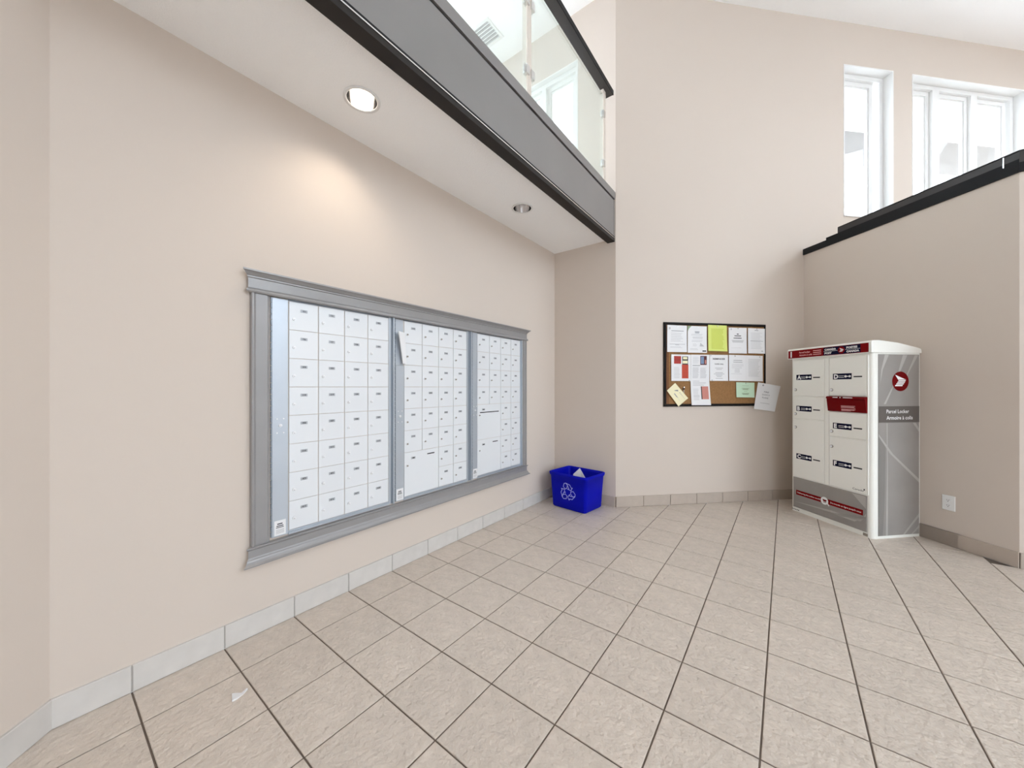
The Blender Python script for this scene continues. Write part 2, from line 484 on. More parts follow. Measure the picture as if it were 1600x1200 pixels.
# ---- gallery edge: fascia
XF = .735
fas = thing('trim_1', 'wide grey steel fascia along the gallery edge', base=(XF, 0, ZS - .034), kind='structure')
YS = -3.19
part('bottom_lip', MB().box(-.078, .002, YS, YN - .004, 0, .03), 'fascia_dark', fas)
part('lower_bead', MB().box(-.03, .006, YS, YN - .004, .031, .038), 'bright_metal', fas)
part('gap_shade_strip', MB().box(-.03, .001, YS, YN - .004, .0385, .0555), 'cap_black', fas)  # flush strip coloured black for the shade in the gap
part('fascia_panel', MB().box(-.03, 0, YS, YN - .03, .056, .432), 'fascia_grey', fas)
part('end_stile', MB().box(-.03, -.001, YN - .022, YN - .004, .056, .432), 'fascia_grey', fas)
part('upper_gap', MB().box(-.03, -.008, YS, YN - .004, .433, .447), 'cap_black', fas)
part('top_band', MB().box(-.10, .006, YS, YN - .004, .448, .524), 'fascia_grey', fas)
part('glazing_channel', MB().box(-.052, -.028, YS, YN - .1, .525, .537), 'bright_metal', fas)

# ---- glass balustrade on the gallery
ZB = ZS - .034 + .524
bal = thing('glass_balustrade', 'glass balustrade with cream posts and dark handrail on the gallery edge', 'balustrade', base=(.70, 0, ZB))
posts = [3.27, 1.91, .55, -.81, -2.17]
HR = 4.30 - ZB
pm = MB().box(-.024, .022, -.024, .024, 0, HR - .035).mesh('post'); setmats(pm, 'cream_steel')
bm_ = MB().box(-.02, .018, -.03, .03, HR - .034, HR).mesh('rail_bracket'); setmats(bm_, 'cream_steel')
cm = MB().box(-.008, .026, -.052, -.012, -.03, .03).box(.010, .014, -.07, -.05, -.028, .028).mesh('glass_clip'); setmats(cm, 'bright_metal')
cm2 = MB().box(-.008, .026, .012, .052, -.03, .03).mesh('glass_clip'); setmats(cm2, 'bright_metal')
for i, y in enumerate(posts):
    part('post', pm, None, bal, (-.012, y, 0)); part('rail_bracket', bm_, None, bal, (-.012, y, 0))
    for z in (.2, .70):
        part('glass_clip', cm, None, bal, (-.004, y, z))
        if i: part('glass_clip', cm2, None, bal, (-.004, y, z))
for i in range(len(posts) - 1):
    a, b = posts[i + 1] + .034, posts[i] - .034
    part('glass_pane', MB().box(-.005, .005, a, b, .03, HR - .06), 'balustrade_glass', bal)
part('handrail', MB().box(-.028, .052, YS, 3.38, HR + .001, HR + .012).box(-.02, .044, YS, 3.379, HR + .012, HR + .045), ['cap_grey'], bal)
part('handrail_edge', MB().box(.0525, .058, YS, 3.384, HR, HR + .048), 'cap_black', bal)

# ---- windows
def window(name, fr, op, lights, label, depth=.10):
    """white recessed window; lights = list of (x0,x1) glass spans"""
    a, b, c, d = op
    w = thing(name, label, fr=fr, base=(a, 0, c), kind='structure')
    W, H = b - a, d - c
    y0 = depth
    e = .001
    lin = MB()
    lin.box(e, W - e, -.002, y0 + .16, H - .012, H - e); lin.box(e, .012, -.002, y0 + .16, e, H - .012)
    lin.box(W - .012, W - e, -.002, y0 + .16, e, H - .012); lin.box(e, W - e, -.012, y0 + .16, e, .014)
    part('jamb_lining', lin, 'window_white', w)
    F1 = .05
    fr_ = MB()
    fr_.box(.012, W - .012, y0, y0 + .06, H - .012 - F1, H - .0125); fr_.box(.012, W - .012, y0, y0 + .06, .014, .014 + F1)
    fr_.box(.012, .012 + F1, y0, y0 + .06, .014 + F1, H - .012 - F1); fr_.box(W - .012 - F1, W - .012, y0, y0 + .06, .014 + F1, H - .012 - F1)
    part('window_frame', fr_, 'window_white', w)
    for k in range(len(lights) - 1):
        m0, m1 = lights[k][1] - a + .045, lights[k + 1][0] - a - .045
        part('mullion', MB().box(m0, m1, y0 - .004, y0 + .07, .014 + F1, H - .012 - F1), 'window_white', w)
    for (g0, g1) in lights:
        g0 -= a; g1 -= a
        z0, z1 = .014 + F1 + .05, H - .012 - F1 - .05
        sa = MB(); s = .05; ya, yb = y0 + .035, y0 + .075
        sa.box(g0 - s, g1 + s, ya, yb, z1, z1 + s); sa.box(g0 - s, g1 + s, ya, yb, z0 - s, z0)
        sa.box(g0 - s, g0, ya, yb, z0, z1); sa.box(g1, g1 + s, ya, yb, z0, z1)
        s2 = .018
        sa.box(g0, g1, ya + .012, yb, z1 - s2, z1); sa.box(g0, g0 + s2, ya + .012, yb, z0, z1 - s2); sa.box(g1 - s2, g1, ya + .012, yb, z0, z1 - s2)
        sh = part('sash', sa, 'window_white', w)
        part('pane', MB().box(g0, g1, yb - .016, yb - .010, z0, z1), 'window_glass', sh)
    return w
window('window_1', F_A, W1, [(5.90, 6.30)], 'tall narrow white window high above the half wall')
window('window_2', F_A, W2, [(6.86, 7.13), (7.32, 7.72), (7.905, 8.32)], 'wide white window of three lights high above the half wall')
window('window_3', F_N, W3, [(-.80, -.26), (-.11, .20)], 'white window at the end of the gallery seen through glass', depth=.06)
n_ = 4
for fr, holes in ((F_R, RW), (F_F, FW), (F_A, AW), (F_G, GW)):
    for h in holes:
        k = max(1, round((h[1] - h[0]) / 1.25)); st = (h[1] - h[0]) / k
        window('window_%d' % n_, fr, h, [(h[0] + st * i + .09, h[0] + st * (i + 1) - .09) for i in range(k)], 'large white framed window out of view, placed to light the lobby', depth=.03)
        n_ += 1
for nm, fr, h in [('portal', F_A, W1), ('portal', F_A, W2), ('portal', F_N, W3)] + [('portal', F_R, h) for h in RW] + [('portal', F_F, h) for h in FW] + [('portal', F_A, h) for h in AW] + [('portal', F_G, h) for h in GW]:
    p = portal('window_portal', (0, 0, 0), (0, 0, 0), h[1] - h[0] - .02, h[3] - h[2] - .02)
    p.matrix_world = fr @ T((h[0] + h[1]) / 2, .22, (h[2] + h[3]) / 2) @ Matrix.Rotation(-math.pi / 2, 4, 'X')

for h in SKL:
    p = portal('skylight_portal', ((h[0] + h[1]) / 2, (h[2] + h[3]) / 2, HC + .16), (0, 0, 0), h[1] - h[0] - .02, h[3] - h[2] - .02)
    k = MB().box(h[0] - .06, h[0] + .02, h[2] - .06, h[3] + .06, HC - .02, HC + .2).box(h[1] - .02, h[1] + .06, h[2] - .06, h[3] + .06, HC - .02, HC + .2).box(h[0] + .02, h[1] - .02, h[2] - .06, h[2] + .02, HC - .02, HC + .2).box(h[0] + .02, h[1] - .02, h[3] - .02, h[3] + .06, HC - .02, HC + .2)
    w = structure('window_%d' % n_, k, 'window_white', 'unseen rectangular skylight added above the stair landing for its light'); n_ += 1
    part('pane', MB().box(h[0] + .02, h[1] - .02, h[2] + .02, h[3] - .02, HC + .14, HC + .15), 'window_glass', w)

# ---- porch eaves outside the upper windows
ev = thing('porch_roof', 'white soffit and grey bulkhead of the porch roof outside the upper windows', 'roof', fr=F_A, base=(0, 0, 4.95))
for k in range(10):
    part('soffit_plank', MB().box(4.6, 12.2, .30 + .125 * k, .30 + .125 * k + .118, .72, .74), 'porch_white', ev)
part('bulkhead', MB().box(4.6, 12.2, 1.55, 1.65, .19, .73), 'siding_grey', ev)
part('bulkhead_trim', MB().box(4.6, 12.2, 1.53, 1.67, .0, .188), 'porch_white', ev)
ev2 = thing('porch_beam', 'pale beam outside the gallery end window', 'beam', fr=F_N, base=(0, .9, 4.35))
part('beam_face', MB().box(-1.6, .1, 0, .1, 0, .22), 'window_white', ev2)
part('post', MB().box(-1.0, -.9, 0, .1, -4.6, 0), 'window_white', ev2)

# ================================================================== RECESSED CEILING LIGHTS
def can(name, x, y, on, label):
    o = thing(name, label, 'ceiling light', base=(x, y, ZS), group='recessed lights in the gallery soffit')
    part('trim_ring', MB().lathe((0, 0), [(.095, -.0005), (.095, -.004), (.086, -.007), (.078, -.004), (.078, -.001)]), 'window_white', o)
    part('reflector', MB().lathe((0, 0), [(.078, -.002), (.076, .03), (.068, .08), (.054, .11), (.052, .13)]), 'reflector', o)
    part('bulb', MB().lathe((0, 0), [(.001, .060), (.03, .063), (.046, .075), (.050, .095), (.030, .125), (.001, .13)]), 'lamp_glow' if on else 'reflector_dull', o)
    if on:
        l = bpy.data.lights.new('bulb_light', 'SPOT'); l.energy = 7; l.color = (1, .86, .70); l.spot_size = 2.3; l.spot_blend = .8; l.shadow_soft_size = .05
        lo = bpy.data.objects.new('bulb_light', l); COL.objects.link(lo); lo.parent = o; lo.location = (0, 0, .045)
can('recessed_light', .333, .838, True, 'lit round recessed light with warm glow in the soffit')
can('recessed_light', .333, 2.35, False, 'unlit round recessed light with silver reflector in the soffit')
vt = thing('ceiling_vent', 'small square ceiling vent above the gallery seen through glass', 'vent', base=(-.70, 3.05, HC))
part('vent_frame', MB().box(-.15, .15, -.15, -.12, -.012, 0).box(-.15, .15, .12, .15, -.012, 0).box(-.15, -.12, -.12, .12, -.012, 0).box(.12, .15, -.12, .12, -.012, 0), 'window_white', vt)
for k in range(6): part('vent_slat', MB().box(-.12, .12, -.115 + .04 * k, -.095 + .04 * k, -.01, -.001), 'vent_grey', vt)

# ================================================================== MAILBOXES
# surround moulding
sur = thing('mailbox_surround', 'grey painted moulding frame around the wall of mailboxes', 'frame', fr=F_LEFT, base=(1.64, 0, .366))
def run(mb, prof, u0, u1):
    """horizontal moulding with mitred returns; prof = (out, z)"""
    n = len(prof); mx = 0
    vs = [(u0 - p[0], -p[0], p[1]) for p in prof] + [(u1 + p[0], -p[0], p[1]) for p in prof]
    mb.add(vs, [tuple(range(n)), tuple(range(n, 2 * n))[::-1]] + [(i, n + i, n + (i + 1) % n, (i + 1) % n) for i in range(n)])
    return mb
U0, U1 = .428 - 1.64, 2.845 - 1.64
crown = [(.001, 1.389), (.030, 1.389), (.034, 1.396), (.032, 1.405), (.025, 1.411), (.023, 1.414), (.023, 1.462), (.029, 1.465), (.029, 1.472), (.034, 1.475), (.040, 1.482), (.048, 1.489), (.054, 1.492), (.054, 1.500), (.001, 1.500)]
apron = [(.001, 0), (.048, 0), (.048, .006), (.040, .012), (.033, .022), (.030, .030), (.026, .034), (.023, .040), (.023, .078), (.027, .082), (.033, .087), (.033, .094), (.001, .094)]
part('crown_moulding', run(MB(), crown, U0, U1), 'moulding', sur)
part('apron_moulding', run(MB(), apron, U0, U1), 'moulding', sur)
def casing(u0, u1, flip):
    m = MB(); w = u1 - u0
    pr = [(0, -.001), (0, -.024), (.004, -.028), (.010, -.028), (.013, -.022), (.022, -.019), (w - .014, -.019), (w - .011, -.014), (w - .002, -.012), (w, -.001)]
    if flip: pr = [(w - p[0], p[1]) for p in pr][::-1]
    return m.prism([(u0 + p[0], p[1]) for p in pr], 'z', .0945, 1.3885)
part('side_casing', casing(.418 - 1.64, .506 - 1.64, False), 'moulding', sur)
part('side_casing', casing(2.800 - 1.64, 2.862 - 1.64, True), 'moulding', sur)

ZD0, ZD1 = .487, 1.747
RH = (ZD1 - ZD0) / 8
DY = -.006
lockm = MB().cyl((0, 0), .0085, -.006, 0, n=16).cyl((0, 0), .0062, -.0085, -.006, n=16).box(-.0008, .0008, -.0095, -.0085, -.0055, -.001, 1).mesh('lock')
setmats(lockm, ['chrome', 'dark_hole'])
lockd = MB().cyl((0, 0), .0085, -.006, 0, n=16).cyl((0, 0), .0062, -.0085, -.006, n=16, mi=1).mesh('lock')
setmats(lockd, ['chrome', 'brass'])
DOORM = {}
def door_mesh(w, h):
    k = (round(w, 4), round(h, 4))
    if k not in DOORM:
        g, gz = .0026, .0014
        me = MB().fbox(g, w - g, DY, .008, gz, h - gz, .0008).mesh('door'); setmats(me, 'door_white'); DOORM[k] = me
    return DOORM[k]
def plate(num, dark):
    m = MB().box(-.018, .018, -.0022, 0, -.0078, .0078)
    if num: m.text(num, 0, -.0042, .0095, -.0025, 1, 'c', bold=.02)
    else: m.rect(-.010, .010, -.004, .004, -.0025, 1)
    return m
def unit(label, ux0, panel, cols, uend, cells, split=False):
    """ux0 left end; panel=(a,b); cols=list of column edges; cells=list of (c0,c1,r0,r1,num,slot)"""
    W = uend - ux0
    o = thing('mailbox_unit', label, 'mailboxes', fr=F_LEFT, base=(ux0, 0, ZD0 - .022), group='apartment mailbox units in the wall')
    zb = .022; H = ZD1 - ZD0
    part('back_panel', MB().box(.001, W - .001, .009, .02, .001, H + .03), 'seam_dark', o)
    # panel with master lock
    a, b = panel[0] - ux0, panel[1] - ux0
    if split:
        pn = part('lock_panel', MB().fbox(a, b, -.011, .008, .006, .96, .0015).fbox(a, b, -.004, .008, .961, H + .028, .0015), 'aluminium', o, label='brushed aluminium panel with master lock')
    else:
        pn = part('lock_panel', MB().fbox(a, b, -.010, .008, .006, H + .026, .0015), 'aluminium', o, label='brushed aluminium panel with master lock')
    hinge = MB()
    for k in range(42): hinge.box(a - .005, a - .0006, -.010, .004, .01 + k * .0305, .01 + k * .0305 + .026)
    part('hinge', hinge, 'aluminium_dark', o)
    cx = (a + b) / 2; cz = 1.067 - (ZD0 - .022)
    yl = -.0112 if split else -.0102
    part('lock', lockm, None, pn, (cx, yl, cz))
    for sx in (-.016, .016):
        for sz in (-.04, .036):
            part('screw', MB().cyl((0, 0), .004, -.002, 0, n=10), 'chrome', pn, (cx + sx, yl, cz + sz))
    st = MB().rect(-.028, .028, -.04, .04, -.0006)
    st.rect(-.014, .012, .018, .024, -.0009, 1).rect(-.018, .016, .008, .013, -.0009, 1).rect(-.02, .018, 0, .004, -.0009, 1)
    for k in range(5): st.rect(-.02, .02, -.03 + k * .005, -.0275 + k * .005, -.0009, 2)
    part('sticker', st, ['paper', 'ink', 'ink_pale'], pn, (cx - .001, yl, .052), label='small printed white sticker')
    # aluminium posts and rails
    part('frame_post', MB().box(cols[-1] - ux0 + .002, cols[-1] - ux0 + .018, -.004, .008, .003, H + .028), 'aluminium', o)
    part('frame_post', MB().box(cols[-1] - ux0 + .019, W - .012, -.002, .008, .001, H + .03), 'aluminium_dark', o)
    part('frame_post', MB().box(W - .0115, W - .0005, -.016, .008, .001, H + .03), 'aluminium', o)
    part('bottom_rail', MB().box(b + .001, cols[-1] - ux0 + .001, -.012, .008, .001, .012).box(b + .001, cols[-1] - ux0 + .001, -.004, .008, .0125, .0205), 'aluminium', o)
    part('top_rail', MB().box(b + .001, cols[-1] - ux0 + .001, -.004, .008, zb + H + .001, zb + H + .007), 'aluminium_dark', o)
    for (c0, c1, r0, r1, num, slot) in cells:
        xa, xb = cols[c0] - ux0, cols[c1] - ux0
        h = (r1 - r0) * RH; z1 = zb + H - r0 * RH
        d = part('door', door_mesh(xb - xa, h), None, o, (xa, 0, z1 - h))
        cw = cols[c0 + 1] - cols[c0]
        part('number_plate', plate(num, True), ['plate_grey', 'ink'], d, (cw * .5, DY, h - .046))
        part('lock', lockm if ux0 < 1.2 else lockd, None, d, (.027, DY, h - .096))
        if slot:
            s0, s1, sz = slot
            part('mail_slot', MB().box(s0, s1, DY - .0008, DY + .001, h - sz - .004, h - sz + .004), 'dark_hole', d)
    return o
nums1 = ['101', '102', '104', '105', '106', '107', '108', '109', '204', '205', '206', '207', '218', '219', '220', '221',
         '306', '307', '308', '309', '316', '317', '318', '319', '402', '403', '404', '405', '415', '416', '417', '418']
u1c = [.598, .757, .914, 1.071, 1.226]
unit('large mailbox unit of thirty-two equal small doors beside the left casing', .508, (.516, .594), u1c, 1.268,
     [(c, c + 1, r, r + 1, nums1[r * 4 + c], None) for r in range(8) for c in range(4)])
u2c = [1.352, 1.514, 1.675, 1.833, 1.990]
n2 = iter([str(100 * f + k) for f in (1, 2, 3, 4) for k in (10, 11, 12, 13, 14, 15, 16, 17)])
cells2 = []
for r in range(6):
    for c in range(4): cells2.append((c, c + 1, r, r + 1, next(n2), None))
cells2.append((0, 2, 6, 8, '', (.21, .28, .036)))
for r in (6, 7):
    for c in (2, 3): cells2.append((c, c + 1, r, r + 1, next(n2), None))
unit('middle mailbox unit with one big slotted door at lower left', 1.2685, (1.280, 1.348), u2c, 2.048, cells2, split=True)
u3c = [2.123, 2.288, 2.452, 2.614, 2.771]
n3 = iter([str(100 * f + k) for f in (1, 2, 3, 4) for k in (20, 21, 22, 23, 24, 25, 26, 27)])
cells3 = []
for r in range(8):
    for c in range(4):
        if r >= 4 and c < 2: continue
        cells3.append((c, c + 1, r, r + 1, next(n3), None))
cells3.append((0, 2, 4, 6, '', (.035, .30, .072)))
cells3.append((0, 2, 6, 8, '', (.21, .285, .036)))
unit('mailbox unit with two big slotted doors near the blue bin', 2.0485, (2.061, 2.119), u3c, 2.800, cells3)

pn = MB()
for k, (dy, dz) in enumerate(((0, 0), (.004, .004))):
    q = [(1.277 - 1.33, -.045 - dy, 1.657 - 1.44 + dz), (1.351 - 1.33, -.016 - dy, 1.655 - 1.44 + dz), (1.362 - 1.33, -.016 - dy, -.004 + dz), (1.326 - 1.33, -.026 - dy, 0 + dz)]
    vs = q + [(p[0], p[1] + .0025, p[2]) for p in q]
    pn.add(vs, [(3, 2, 1, 0), (4, 5, 6, 7), (0, 1, 5, 4), (1, 2, 6, 5), (2, 3, 7, 6), (3, 0, 4, 7)])
pnt = thing('paper_notice', 'folded white paper tucked onto the middle mailbox panel', 'paper', fr=F_LEFT, base=(1.33, 0, 1.44))
part('sheet', pn, 'paper', pnt)

# ================================================================== NOTICE BOARD
M0, M1, Z0, Z1 = 3.524, 4.748, 1.063, 1.973
bb = thing('notice_board', 'cork notice board in a black frame on the angled wall', 'notice board', fr=F_A, base=((M0 + M1) / 2, 0, Z0))
hw, hh = (M1 - M0) / 2, Z1 - Z0
part('cork_panel', MB().box(-hw + .02, hw - .02, -.012, -.001, .02, hh - .02), 'cork', bb)
part('cork_strip', MB().box(-hw + .03, -hw + .058, -.0135, -.0122, .03, hh - .03), 'cork_strip', bb, label='darker strip of cork at the board edge')
FWd = .028
part('frame_rail', MB().fbox(-hw, hw, -.020, -.001, hh - FWd, hh, .004), 'board_frame', bb)
part('frame_rail', MB().fbox(-hw, hw, -.020, -.001, 0, FWd, .004), 'board_frame', bb)
part('frame_rail', MB().fbox(-hw, -hw + FWd, -.020, -.001, FWd + .0005, hh - FWd - .0005, .004), 'board_frame', bb)
part('frame_rail', MB().fbox(hw - .016, hw, -.020, -.001, FWd + .0005, hh - FWd - .0005, .004), 'board_frame', bb)

def sheet(name, label, quad, mats, draw, y=-.022, curl=.006, cat='paper', tack=None, pics=()):
    """one pinned sheet; quad = TL,TR,BR,BL in (m,z)"""
    cx = sum(q[0] for q in quad) / 4; cz = min(q[1] for q in quad)
    o = thing(name, label, cat, fr=F_A, base=(cx, y, cz), group='papers pinned on the notice board')
    TL, TR, BR, BL = [(q[0] - cx, q[1] - cz) for q in quad]
    m = MB(); NU, NV = 4, 6
    def P(u, v):
        a = (TL[0] + (TR[0] - TL[0]) * u, TL[1] + (TR[1] - TL[1]) * u); b = (BL[0] + (BR[0] - BL[0]) * u, BL[1] + (BR[1] - BL[1]) * u)
        return (a[0] + (b[0] - a[0]) * v, a[1] + (b[1] - a[1]) * v)
    def Y(u, v): return -curl * v * v * (.5 + .5 * u)
    for s, th in ((0, 0), (1, .0006)):
        vs = [(P(i / NU, j / NV)[0], Y(i / NU, j / NV) + th, P(i / NU, j / NV)[1]) for j in range(NV + 1) for i in range(NU + 1)]
        fs = [(j * (NU + 1) + i, (j + 1) * (NU + 1) + i, (j + 1) * (NU + 1) + i + 1, j * (NU + 1) + i + 1) for j in range(NV) for i in range(NU)]
        if s: fs = [f[::-1] for f in fs]
        m.add(vs, fs, 0, True)
    part('sheet', m, mats[0], o)
    if draw:
        d = MB(); draw(d)
        # d is drawn in unit page coordinates x 0..1, z 0..1 (1 = top); map to the sheet
        for k, (x, yy, z) in enumerate(d.v):
            p = P(x, 1 - z); d.v[k] = (p[0], Y(x, 1 - z) - .0007 + yy, p[1])
        part('print', d, mats[1:], o, kind='stuff')
    for pic in pics:
        d = MB()
        for (x0, x1, z0, z1, yy, mi) in pic: d.rect(x0, x1, z0, z1, yy, mi)
        for k, (x, yy, z) in enumerate(d.v):
            p = P(x, 1 - z); d.v[k] = (p[0], Y(x, 1 - z) - .0007 + yy, p[1])
        part('printed_picture', d, mats[1:], o)
    if tack:
        for (tx, tz) in tack:
            p = P(tx, 1 - tz)
            part('push_pin', MB().cyl((0, 0), .005, -.006, 0, n=10), 'bright_metal', o, (p[0], Y(tx, 1 - tz) - .001, p[1]))
    return o
def lines(d, rows, x0=.14, x1=.86, h=.010, mi=0, jit=.12, c=False):
    rng = random.Random(len(rows) * 31 + int(x0 * 100))
    for z in rows:
        w = (x1 - x0) * (1 - jit * rng.random() * 2)
        a = (x0 + x1) / 2 - w / 2 if c else x0
        n = 3
        for k in range(n): d.rect(a + w * k / n, a + w * (k + 1) / n, z - h, z, 0, mi)
def rows(a, b, n): return [a + (b - a) * k / max(1, n - 1) for k in range(n)]
def logo(d, x, z, r=.035, mi=0): d.disc(x, z, r, 0, mi, 12)

def dr(d): logo(d, .12, .88, .045, 1); lines(d, [.80, .79], .2, .84, .012, 0, .02); lines(d, rows(.72, .40, 11), .18, .80, .009, 1); lines(d, [.30], .12, .9, .012, 0, .02); lines(d, [.275], .4, .62, .014, 0); lines(d, rows(.20, .17, 2), .15, .82, .01, 1)
sheet('pinned_paper', 'white typed notice at the top corner of the board by the dark cork strip', [(3.560, 1.943), (3.787, 1.938), (3.784, 1.651), (3.556, 1.651)], ['paper', 'ink_soft', 'ink_pale'], dr, tack=[(.5, .96)])
def dr(d):
    d.flat([(0, 1), (.2, 1), (.06, .90), (0, .8)], 0, 2)
    lines(d, [.80, .76], .36, .62, .026, 0, .1, True); lines(d, rows(.70, .66, 2), .18, .82, .012, 1); lines(d, rows(.60, .54, 3), .24, .80, .012, 1, c=True); lines(d, rows(.47, .43, 2), .2, .8, .012, 1)
    lines(d, rows(.34, .26, 3), .26, .5, .01, 1); d.flat([(.62, .24), (.86, .24), (.66, .38)], 0, 1); lines(d, rows(.16, .12, 2), .12, .6, .01, 1); d.rect(.76, .96, .045, .09, 0, 3)
sheet('pinned_paper', 'white notice with green corner emblem and black tab, left of the yellow sheet', [(3.796, 1.937), (4.020, 1.935), (4.019, 1.646), (3.794, 1.646)], ['paper', 'ink_soft', 'ink_pale', 'ink_green', 'ink'], dr, y=-.0235, tack=[(.5, .97)])
def dr(d): lines(d, rows(.86, .12, 16), .16, .84, .026, 0, .08)
sheet('pinned_paper', 'bright yellow sheet with faint typing', [(4.035, 1.953), (4.260, 1.950), (4.259, 1.664), (4.035, 1.668)], ['paper_yellow', 'ink_yellow'], dr, y=-.025, curl=.012, tack=[(.5, .96)])
def dr(d):
    logo(d, .14, .94, .04, 1)
    d.rect(.45, .55, .735, .77, 0, 0); lines(d, [.697], .31, .69, .030, 0, .02, True)
    lines(d, [.61, .595], .26, .72, .014, 0, .05, True); lines(d, rows(.515, .44, 4), .15, .85, .016, 1, .1, True); lines(d, [.22], .15, .85, .006, 1)
sheet('pinned_paper', 'white notice with short bold heading, right of the yellow sheet', [(4.285, 1.930), (4.506, 1.930), (4.503, 1.645), (4.285, 1.645)], ['paper', 'ink', 'ink_pale'], dr, tack=[(.5, .97)])
def dr(d): lines(d, [.925], .39, .61, .022, 0, .02, True); lines(d, rows(.82, .20, 14), .16, .86, .010, 1); lines(d, [.50], .14, .9, .012, 0, .02); lines(d, [.11, .095], .78, .9, .012, 0)
sheet('pinned_paper', 'white page of fine print at the top right of the board', [(4.521, 1.930), (4.732, 1.926), (4.728, 1.646), (4.521, 1.648)], ['paper', 'ink_soft', 'ink_pale'], dr, tack=[(.5, .97)])
def dr(d):
    lines(d, rows(.52, .12, 15), .14, .46, .009, 2); d.rect(.90, .95, .015, .035, 0, 4)
sheet('pinned_paper', 'newsletter page with red boxes and a small photo', [(3.604, 1.626), (3.832, 1.625), (3.828, 1.338), (3.604, 1.340)], ['paper', 'print_red', 'print_orange', 'ink_pale', 'print_maroon', 'ink', 'paper_cream'], dr, tack=[(.05, .95)],
      pics=[[(.14, .50, .65, .94, 0, 0), (.15, .49, .79, .80, -.0002, 3)], [(.56, .86, .62, .93, 0, 4), (.60, .82, .82, .91, -.0002, 5), (.58, .84, .66, .77, -.0002, 5)],
            [(.54, .88, .10, .62, 0, 1)] + [(.54, .88, z, z + .012, -.0002, 0) for z in (.17, .30, .43)]])
def dr(d):
    lines(d, rows(.91, .68, 8), .10, .44, .009, 1); 
    d.rect(.09, .50, .575, .60, 0, 0); lines(d, rows(.52, .12, 16), .09, .46, .012, 1); lines(d, rows(.50, .12, 15), .50, .86, .012, 1)
sheet('pinned_paper', 'newsletter page with a small maroon photo at its corner', [(3.834, 1.626), (4.054, 1.627), (4.050, 1.340), (3.832, 1.340)], ['paper', 'ink_soft', 'ink_pale', 'print_maroon', 'print_blue', 'print_pink'], dr, y=-.0225, curl=.002, pics=[[(.50, .85, .61, .95, 0, 2), (.53, .70, .65, .92, -.0002, 3), (.75, .82, .65, .80, -.0002, 4)]])
def dr(d):
    lines(d, [.985], .12, .48, .014, 0, .05); lines(d, rows(.93, .80, 5), .12, .84, .012, 1); lines(d, rows(.66, .22, 12), .12, .44, .012, 1); lines(d, [.375], .12, .44, .012, 0)
sheet('pinned_paper', 'lower newsletter page with a pink picture hanging over the board frame', [(3.829, 1.345), (4.052, 1.345), (4.066, 1.076), (3.840, 1.077)], ['paper', 'ink_soft', 'ink_pale', 'ink', 'print_pink'], dr, y=-.0215, curl=.01, pics=[[(.53, .92, .24, .76, 0, 3), (.53, .58, .24, .76, -.0002, 2)]])
def dr(d):
    d.text('REMINDER', .5, .815, .058, 0, 0, 'c', .03, width=.68)
    d.text('of', .5, .72, .022, 0, 1, 'c'); d.text('TOWN HALL', .5, .625, .042, 0, 0, 'c', .03, width=.50)
    lines(d, [.50, .45], .27, .73, .014, 1, .3, True); lines(d, [.325, .275, .225, .175, .105], .2, .8, .014, 1, .35, True)
sheet('pinned_paper', 'white notice headed REMINDER in bold capitals', [(4.057, 1.627), (4.276, 1.627), (4.274, 1.341), (4.056, 1.341)], ['paper', 'ink', 'ink_soft'], dr, y=-.0242, tack=[(.04, .96), (.1, .03)])
def dr(d):
    logo(d, .18, .95, .022, 1); lines(d, [.80, .73], .12, .40, .018, 0, .05, True); lines(d, rows(.64, .50, 4), .08, .46, .010, 1); lines(d, rows(.46, .34, 4), .16, .32, .012, 1, .1, True); lines(d, [.28], .06, .44, .010, 1)
    lines(d, rows(.86, .20, 16), .57, .93, .012, 1); d.rect(.499, .501, .01, .99, 0, 1)
sheet('pinned_paper', 'wide white double page of fine print', [(4.286, 1.630), (4.703, 1.622), (4.697, 1.336), (4.285, 1.342)], ['paper', 'ink_soft', 'ink_pale'], dr, y=-.0248, curl=.008, tack=[(.17, .96), (.9, .95)])
def dr(d):
    d.flat([(.24, .50), (.30, .56), (.42, .74), (.34, .80), (.28, .64)], 0, 0)
    for k in range(5): d.rect(.50 + .09 * k, .545 + .09 * k, .74, .80 - .01 * k, 0, 0)
    lines(d, [.40, .36], .36, .70, .035, 0, .2); lines(d, [.36], .7, .86, .015, 1)
sheet('pinned_card', 'tilted cream card with a small key drawing', [(3.648, 1.318), (3.800, 1.153), (3.683, 1.064), (3.551, 1.236)], ['paper_cream', 'ink_soft', 'ink_pale'], dr, y=-.0245, curl=.006, cat='card')
kb = thing('hanging_key', 'small dark key hanging on a pin beside the cream card', 'key', fr=F_A, base=(3.752, -.016, 1.205))
part('pin', MB().cyl((0, 0), .006, -.012, .002, n=10), 'bright_metal', kb, (0, 0, .065))
part('key_blade', MB().box(-.004, .004, -.004, -.001, 0, .04).box(.004, .008, -.004, -.001, .004, .01), 'brass', kb)
part('key_bow', MB().lathe((0, .05), [(.007, -.004), (.013, -.004), (.013, -.001), (.007, -.001), (.007, -.004)], n=16, axis='y'), 'ink', kb)
def dr(d): lines(d, [.78], .3, .7, .02, 1, .1, True); lines(d, [.62, .57, .53], .28, .72, .03, 0, .3, True); lines(d, [.42], .4, .6, .02, 1, .1, True); lines(d, [.30, .25, .21], .3, .7, .03, 0, .3, True)
sheet('pinned_paper', 'pale green half sheet pinned low on the cork', [(4.377, 1.327), (4.602, 1.323), (4.599, 1.156), (4.379, 1.160)], ['paper_green', 'ink_green', 'ink_green'], dr, curl=.005, tack=[(.5, .94)])
